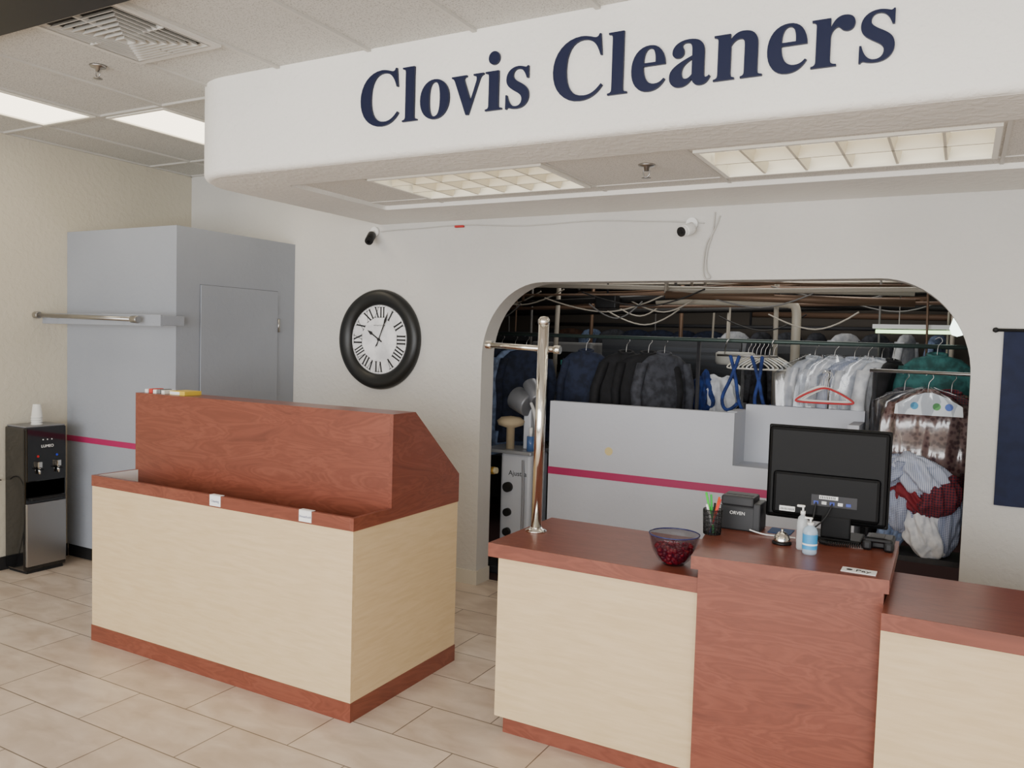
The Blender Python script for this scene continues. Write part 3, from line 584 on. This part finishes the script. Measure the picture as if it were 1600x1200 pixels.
def hang(x_,m,L=.8,W=.42,yaw=.0,**k):
    global P,sd; sd+=1; P+=garment('hanging_garment',x_,RY+k.pop('dy',0),RZ-.085,L,W,m,yaw,seed=sd,**k)
hang(-3.32,gry,.9,.40,1.3); hang(-3.20,navy,.8,.42,1.1); hang(-3.08,ltb,.85,.4,1.2); hang(-2.98,navy,.75,.42,.9)
hang(-2.47,navy,.75,.36,.15); hang(-2.15,blk,.75,.42,.7); hang(-1.98,blk,.8,.42,.4); hang(-1.86,gry,.8,.40,.9)
hang(-.84,wht,.75,.36,.7,film=True); hang(-.72,wht,.8,.40,.3,film=True); hang(-.60,strp,.8,.38,.6); hang(-.52,wht,.8,.40,.4,film=True); hang(-.44,wht,.8,.36,1.0); hang(-.37,blk,.85,.4,1.3)
hang(.35,navy,.8,.4,1.0); hang(.5,wht,.8,.4,1.2); hang(.65,brn,.8,.4,1.1)
P+=garment('hanging_shirt',-.13,RY-.05,RZ-.04,.6,.40,teal,.05,dep=.09,seed=40)
for i in range(7): P+=hanger(-1.27+i*.028,RY,RZ-.09,.30,M_white if i%2 else mat('hanger_cream',(225,220,205),.4),.15*(i-3)*.5+.1)
for x0,x1 in ((-1.30,-1.42),(-1.22,-1.14),(-1.36,-1.30),(-1.15,-1.20)):
    P.append(tube('strap',[(x0,RY-.12,1.60),(x0*.5+x1*.5+.02,RY-.14,1.45),(x1,RY-.12,1.30),(x1+.05,RY-.10,1.2),(x1+.12,RY-.12,1.28)],.012,blu))
P.append(cyl('strap_bar',(-1.45,RY-.12,1.60),(-1.05,RY-.12,1.60),.008,M_steel,seg=10))
for x_ in (-1.40,-1.10): P.append(tube('strap_hook',[(x_,RY-.12,1.60),(x_,RY-.10,1.68),(x_,RY,1.72),(x_,RY+.02,1.70)],.004,M_steel,res=1))
group('clothes_rail',P)
# front rail w/ bagged garments near right jamb
P=[]
FYy=5.12
P.append(cyl('rail',(-.46,FYy,1.545),(.9,FYy,1.535),.010,M_steel,seg=14)); P.append(cyl('upright',(.88,FYy,0),(.88,FYy,1.54),.014,M_dk,seg=14)); P.append(cyl('upright',(-.44,FYy+.1,0),(-.44,FYy+.1,1.55),.012,M_dk,seg=14)); P.append(cyl('brace',(-.44,FYy,1.545),(-.44,FYy+.1,1.545),.012,M_dk,seg=12))
P+=garment('bagged_shirt',-.155,FYy,1.45,.50,.36,flo,.05,dep=.09,seed=51,film=True)
P+=garment('bagged_shirt',-.04,FYy+.08,1.45,.62,.34,redp,.5,dep=.07,seed=52)
P+=garment('bagged_shirt',-.28,FYy+.10,1.45,.55,.32,gry,-.5,dep=.07,seed=53)
# hanger cape card
pr=[(-.17,-.125),(-.165,-.07),(-.09,-.025),(-.02,0),(.02,0),(.09,-.025),(.165,-.07),(.17,-.125)]
P.append(shape2d('paper_cape',[pr],.002,XZ(-.145,FYy-.10,1.435),mat('cape_white',(216,222,228),.6)))
for dx,cc in ((-.07,(70,150,190)),(.04,(90,160,90)),(.10,(80,110,190))): P.append(cyl('cape_dot',(-.145+dx,FYy-.102,1.36),(-.145+dx,FYy-.1035,1.36),.02,mat('cape%d'%cc[0],cc,.6),seg=20))
def drape(nm,c,s,m,seed,tilt=0):
    bm=bmesh.new(); bmesh.ops.create_icosphere(bm,subdivisions=5,radius=1)
    for v_ in bm.verts:
        p=v_.co.copy(); q=Vector((p.x*2.2+seed,p.y*2.2,p.z*.9)); n_=noise.noise(q)*.4+noise.noise(q*2.6)*.2+.13*math.sin(9*math.atan2(p.y,p.x)+p.z*2.5+seed)*(1-p.z*p.z)
        f_=1+n_; zz=p.z*s[2]*(1+.35*noise.noise(q*.7)); v_.co=Vector((c[0]+p.x*s[0]*f_+tilt*zz,c[1]+p.y*s[1]*f_,c[2]+zz))
    return bmobj(bm,nm,m,True)
P+=[drape('draped_checked_shirt',(-.30,FYy-.12,.995),(.13,.09,.10),chk,1,.5),drape('draped_striped_shirt',(-.17,FYy-.14,.985),(.13,.09,.12),strp,5,-.4),drape('draped_plaid_shirt',(-.08,FYy-.13,.87),(.11,.10,.12),redp,2,.3),drape('draped_shirt',(-.24,FYy-.10,.83),(.11,.09,.17),chk,3,.2),drape('draped_white_shirt',(-.14,FYy-.11,.69),(.10,.08,.17),wht,4,-.2),drape('draped_shirt',(-.03,FYy-.08,.73),(.07,.08,.19),chk,7,.1),drape('draped_blue_shirt',(-.27,FYy-.08,.69),(.07,.06,.15),ltb,9,.3),drape('draped_red_shirt',(-.20,FYy-.13,.86),(.09,.07,.10),mat('cloth_crimson',(120,28,40),.8),12,-.6),
 box('garment_shelf',-.40,.10,FYy-.16,FYy+.10,.50,.53,M_dk),box('shelf_leg',-.40,-.37,FYy-.16,FYy-.13,0,.50,M_dk),box('shelf_leg',.07,.10,FYy-.16,FYy-.13,0,.50,M_dk),box('shelf_leg',-.40,-.37,FYy+.07,FYy+.10,0,.50,M_dk),box('shelf_leg',.07,.10,FYy+.07,FYy+.10,0,.50,M_dk)]
group('garment_rack',P)
# red hanger & white hangers near partition
P=[]
for i in range(4): P+=hanger(-.74+.012*i,5.30,1.44-.004*i,.30,M_white,.1)
P+=hanger(-.72,5.26,1.43,.34,mat('hanger_red',(190,30,40),.4),.1,.006); P.append(cyl('hook_peg',(-.72,5.26,1.525),(-.72,5.44,1.525),.004,M_steel,seg=8)); P.append(cyl('peg_post',(-.72,5.43,1.28),(-.72,5.43,1.53),.006,M_steel,seg=8))
group('hanger_bundle',P)
P=[drape('bag',(-1.60,6.08,1.27),(.15,.12,.20),wht,11),drape('bag_panel',(-1.68,6.0,1.31),(.09,.08,.16),blu,12),drape('bag',(-2.0,6.02,1.28),(.10,.08,.18),ltb,14),box('bag_table',-2.25,-1.35,5.90,6.25,1.03,1.08,M_dk),box('table_leg',-2.22,-2.18,5.93,5.97,0,1.03,M_dk),box('table_leg',-1.42,-1.38,5.93,5.97,0,1.03,M_dk),box('table_leg',-2.22,-2.18,6.18,6.22,0,1.03,M_dk),box('table_leg',-1.42,-1.38,6.18,6.22,0,1.03,M_dk)]
group('laundry_bag_table',P)
# steam press
Mpr=mat('press_enamel',(192,197,206),.4); Mpad=mat('press_pad',(176,160,132),.9)
P=[box('pedestal',-2.84,-2.60,5.02,5.30,0,.86,Mpr,.02),box('foot_plate',-2.95,-2.52,4.95,5.36,0,.06,M_dk,.01),box('work_table',-2.98,-2.58,4.98,5.28,.86,.885,mat('table_steel',(160,164,170),.35,.5),.006),
 lathe('pad_buck',[(0,0),(.03,0),(.03,.15),(.09,.17),(.10,.20),(.07,.225),(0,.235)],(-2.80,5.08,.885),Mpad,28),
 box('head_arm',-2.72,-2.66,5.12,5.24,.885,1.28,Mpr,.01),cyl('pressing_head',(-2.80,5.14,1.25),(-2.66,5.10,1.20),.085,mat('head_steel',(130,132,138),.4,.5),seg=28,bev=.01),cyl('pressing_head_b',(-2.70,5.16,1.36),(-2.60,5.10,1.24),.055,mat('head_steel'),seg=24,bev=.01),
 cyl('knob',(-2.77,5.02,.62),(-2.77,4.99,.62),.035,M_blkm,seg=20),cyl('knob',(-2.77,5.02,.44),(-2.77,4.99,.44),.028,M_blkm,seg=20),cyl('knob',(-2.77,5.02,.30),(-2.77,4.99,.30),.028,M_blkm,seg=20),
 cyl('steam_pipe',(-3.03,4.97,.72),(-2.84,4.97,.735),.022,mat('pipe_ivory',(206,196,160),.5),seg=18),cyl('pipe_joint',(-2.90,4.97,.73),(-2.86,4.97,.733),.027,mat('brass',(180,140,60),.4,.6),seg=18),
 tube('hose',[(-2.62,5.1,.84),(-2.56,5.02,.95),(-2.58,5.04,1.15),(-2.64,5.08,1.22)],.012,mat('hose_white',(200,200,200),.5)),tube('hose',[(-2.66,5.02,.82),(-2.62,4.97,.5),(-2.63,4.96,.15)],.010,mat('hose_grey',(130,132,138),.5)),
 cyl('spray_bottle',(-2.62,5.05,.885),(-2.62,5.05,.99),.028,mat('bottle_blue',(70,100,150),.2),seg=20),cyl('spray_neck',(-2.62,5.05,.99),(-2.62,5.05,1.05),.012,M_white,seg=14),
 text('press_name','Ajustra',.05,XZ(-2.70,5.018,.72),M_blkm,.0005)]
group('steam_press',P)
# dark machines and pipework
Mm=mat('machine_dark',(52,54,58),.5); Mg=mat('machine_grey',(104,104,104),.5)
def machine(x0,x1,y0,y1,h,m):
    P=[box('cabinet',x0,x1,y0,y1,.05,h,m,.02),box('plinth',x0+.02,x1-.02,y0+.02,y1-.02,0,.05,M_blkm)]
    cxm=(x0+x1)/2; P.append(cyl('drum_door',(cxm,y0,h*.5),(cxm,y0-.04,h*.5),(x1-x0)*.3,M_steel,seg=36,bev=.01)); P.append(cyl('door_glass',(cxm,y0-.04,h*.5),(cxm,y0-.045,h*.5),(x1-x0)*.2,M_blk,seg=32))
    P.append(box('control_panel',x0+.05,x1-.05,y0-.012,y0,h*.84,h*.95,M_blk,.003))
    for i in range(6): P.append(box('button',x0+.1+i*.07,x0+.135+i*.07,y0-.018,y0-.012,h*.88,h*.905,mat('btn_teal',(90,180,175),.4) if i%2 else M_white))
    group('dry_cleaning_machine',P)
machine(-4.7,-3.6,7.1,8.0,1.75,Mm); machine(-3.40,-2.80,6.5,7.2,1.66,Mg); machine(-1.5,-.6,7.6,8.5,1.7,Mm); machine(.2,1.3,7.4,8.3,1.8,Mm)
# slat wall panel
P=[box('board',-2.75,-1.55,6.60,6.64,0,1.70,Mm)]
for i in range(27): P.append(box('slat',-2.74,-1.56,6.585,6.60,.1+i*.058,.135+i*.058,mat('slat_metal',(60,62,66),.4,.6)))
group('slatted_screen',[P[0],join(P[1:],'slats')])
P=[lathe('tank',[(0,0),(.14,0),(.15,.02),(.15,.09),(.13,.1),(0,.1)],(-1.55,6.42,1.52),mat('tank_white',(190,188,180),.5),36),cyl('tank_stem',(-1.55,6.42,0),(-1.55,6.42,1.52),.02,M_dk,seg=12)]
group('press_tank',P)
P=[]; rs=random.Random(3)
pm=[mat('pipe_rust',(112,88,72),.65,.2),mat('pipe_grey',(122,120,118),.5,.3),mat('pipe_black',(36,34,34),.6),mat('pipe_copper',(118,94,76),.5,.4),mat('pipe_white',(180,172,158),.6)]
for i in range(30):
    y_=rs.uniform(5.9,9.2); z_=1.65+(.33+rs.random()*.42)*y_/8*1.0
    sl=rs.uniform(-.12,.12); x0_=rs.choice([-5.5,-5.5,-3.4,-2.0]); x1_=rs.choice([3.0,3.0,-.3,-1.2])
    P.append(cyl('pipe',(x0_,y_,z_+rs.uniform(-.08,.08)),(x1_,y_+rs.uniform(-.4,.4),z_+sl),rs.choice([.008,.012,.018,.025,.03]),pm[rs.choice([0,1,1,2,0,3,2,4])],seg=12))
    if x0_>-5: P.append(cyl('drop',(x0_,y_,z_),(x0_,y_,2.94),.012,pm[rs.choice([0,1,4])],seg=10))
for i in range(20):
    x_=rs.uniform(-5,1.2); y_=rs.uniform(6.2,9); P.append(cyl('riser',(x_,y_,.9),(x_+rs.uniform(-.05,.05),y_,2.9),rs.choice([.008,.012,.02]),pm[rs.randrange(5)],seg=12))
for i in range(8):
    x_=rs.uniform(-4.5,.5); P.append(cyl('joist_pipe',(x_,5.2,rs.uniform(2.25,2.5)),(x_+rs.uniform(-.3,.3),9.3,rs.uniform(2.25,2.5)),.02,pm[rs.randrange(4)],seg=12))
P.append(tube('vent_duct',[(-2.2,6.4,2.02),(-1.8,6.4,2.02),(-1.3,6.4,2.0),(-1.14,6.4,2.0),(-1.10,6.4,1.96),(-1.10,6.4,1.8),(-1.10,6.4,.8)],.034,mat('duct_ivory',(178,170,154),.5)))
for i in range(16):
    x_=rs.uniform(-4.5,.3); y_=rs.uniform(5.9,6.8); z_=rs.uniform(1.9,2.15); w_=rs.uniform(.4,1.2)
    P.append(tube('cable_sag',[(x_,y_,z_),(x_+w_*.3,y_,z_-.10),(x_+w_*.7,y_,z_-.12),(x_+w_,y_,z_+.02)],.006,pm[rs.choice([1,2,4])],res=1))
P.append(box('speaker',-2.62,-2.44,6.1,6.2,1.94,2.05,M_blk,.008)); P.append(cyl('speaker_rod',(-2.53,6.15,2.05),(-2.53,6.15,2.94),.008,M_dk,seg=8))
for i in range(5):
    x_=-4.6+i*1.25; P.append(box('joist',x_,x_+.05,5.0,9.4,2.72,2.9,mat('joist_wood',(120,98,74),.8)))
group('overhead_pipework',P)
P=[]
for i in range(16):
    x_=-4.4+i*.28; m_=rs.choice([blk,navy,gry,wht,brn,ltb,gry,wht]); P+=garment('stored_garment',x_,8.9,1.85,.9,.42,m_,rs.uniform(.3,1.4),seed=90+i,hanger=False)
P.append(cyl('conveyor_rail',(-4.6,8.9,1.88),(.6,8.9,1.88),.02,M_dk,seg=12)); 
for x_ in(-4.55,-2,.55): P.append(cyl('conveyor_hanger',(x_,8.9,1.88),(x_,8.9,2.94),.012,M_dk,seg=10))
group('garment_conveyor',P)
P=[cyl('tube_lamp',(-.55,6.4,1.80),(.5,6.4,1.80),.013,emis('tube_green',(215,255,190),3),seg=14),box('housing',-.57,.52,6.37,6.43,1.82,1.85,M_white),cyl('chain',(-.4,6.4,1.85),(-.4,6.4,2.94),.004,M_steel,seg=6),cyl('chain',(.4,6.4,1.85),(.4,6.4,2.94),.004,M_steel,seg=6)]
group('tube_light',P)
P=[lathe('bulb',[(0,0),(.03,.01),(.045,.05),(.03,.10),(.018,.14),(0,.14)],(-.03,5.75,1.76),emis('bulb',(235,255,240),5),24),cyl('bulb_cord',(-.03,5.75,1.9),(-.03,5.75,2.94),.005,M_white,seg=8)]
group('pendant_bulb',P)
# ------------------------------------------------------------------ lights
def area(name,loc,rot,sx_,sy_,power,col):
    L=bpy.data.lights.new(name,'AREA'); L.shape='RECTANGLE'; L.size=sx_; L.size_y=sy_; L.energy=power; L.color=col
    o=bpy.data.objects.new(name,L); COL.objects.link(o); o.location=loc; o.rotation_euler=rot; return o
area('storefront_daylight',(-.8,YF+.05,1.55),(math.radians(90),0,0),7.6,2.1,370,(1,.985,.965))
area('backroom_fill',(-1.5,7.0,2.85),(0,0,0),3,1.6,62,(1,.96,.89))  # added fill light above the arch view, no real fixture; brightens the back room
w=bpy.data.worlds.new('world'); bpy.context.scene.world=w; w.use_nodes=True; bg=w.node_tree.nodes['Background']; bg.inputs[0].default_value=(.82,.90,1,1); bg.inputs[1].default_value=1.8
# ------------------------------------------------------------------ camera
f=1270.1;ps,th,ro=[math.radians(v) for v in (28.86,2.98,1.651)]
r0=Vector((math.cos(ps),math.sin(ps),0)); F=Vector((-math.sin(ps)*math.cos(th),math.cos(ps)*math.cos(th),-math.sin(th))); u0=r0.cross(F)
rv=r0*math.cos(ro)+u0*math.sin(ro); uv=u0*math.cos(ro)-r0*math.sin(ro)
cd=bpy.data.cameras.new('camera'); cam=bpy.data.objects.new('camera',cd); COL.objects.link(cam)
cd.sensor_fit='HORIZONTAL'; cd.sensor_width=36; cd.lens=36*f/1600; cd.clip_start=.05
cam.matrix_world=Matrix(((rv.x,uv.x,-F.x,0),(rv.y,uv.y,-F.y,0),(rv.z,uv.z,-F.z,1.65),(0,0,0,1)))
bpy.context.scene.camera=cam
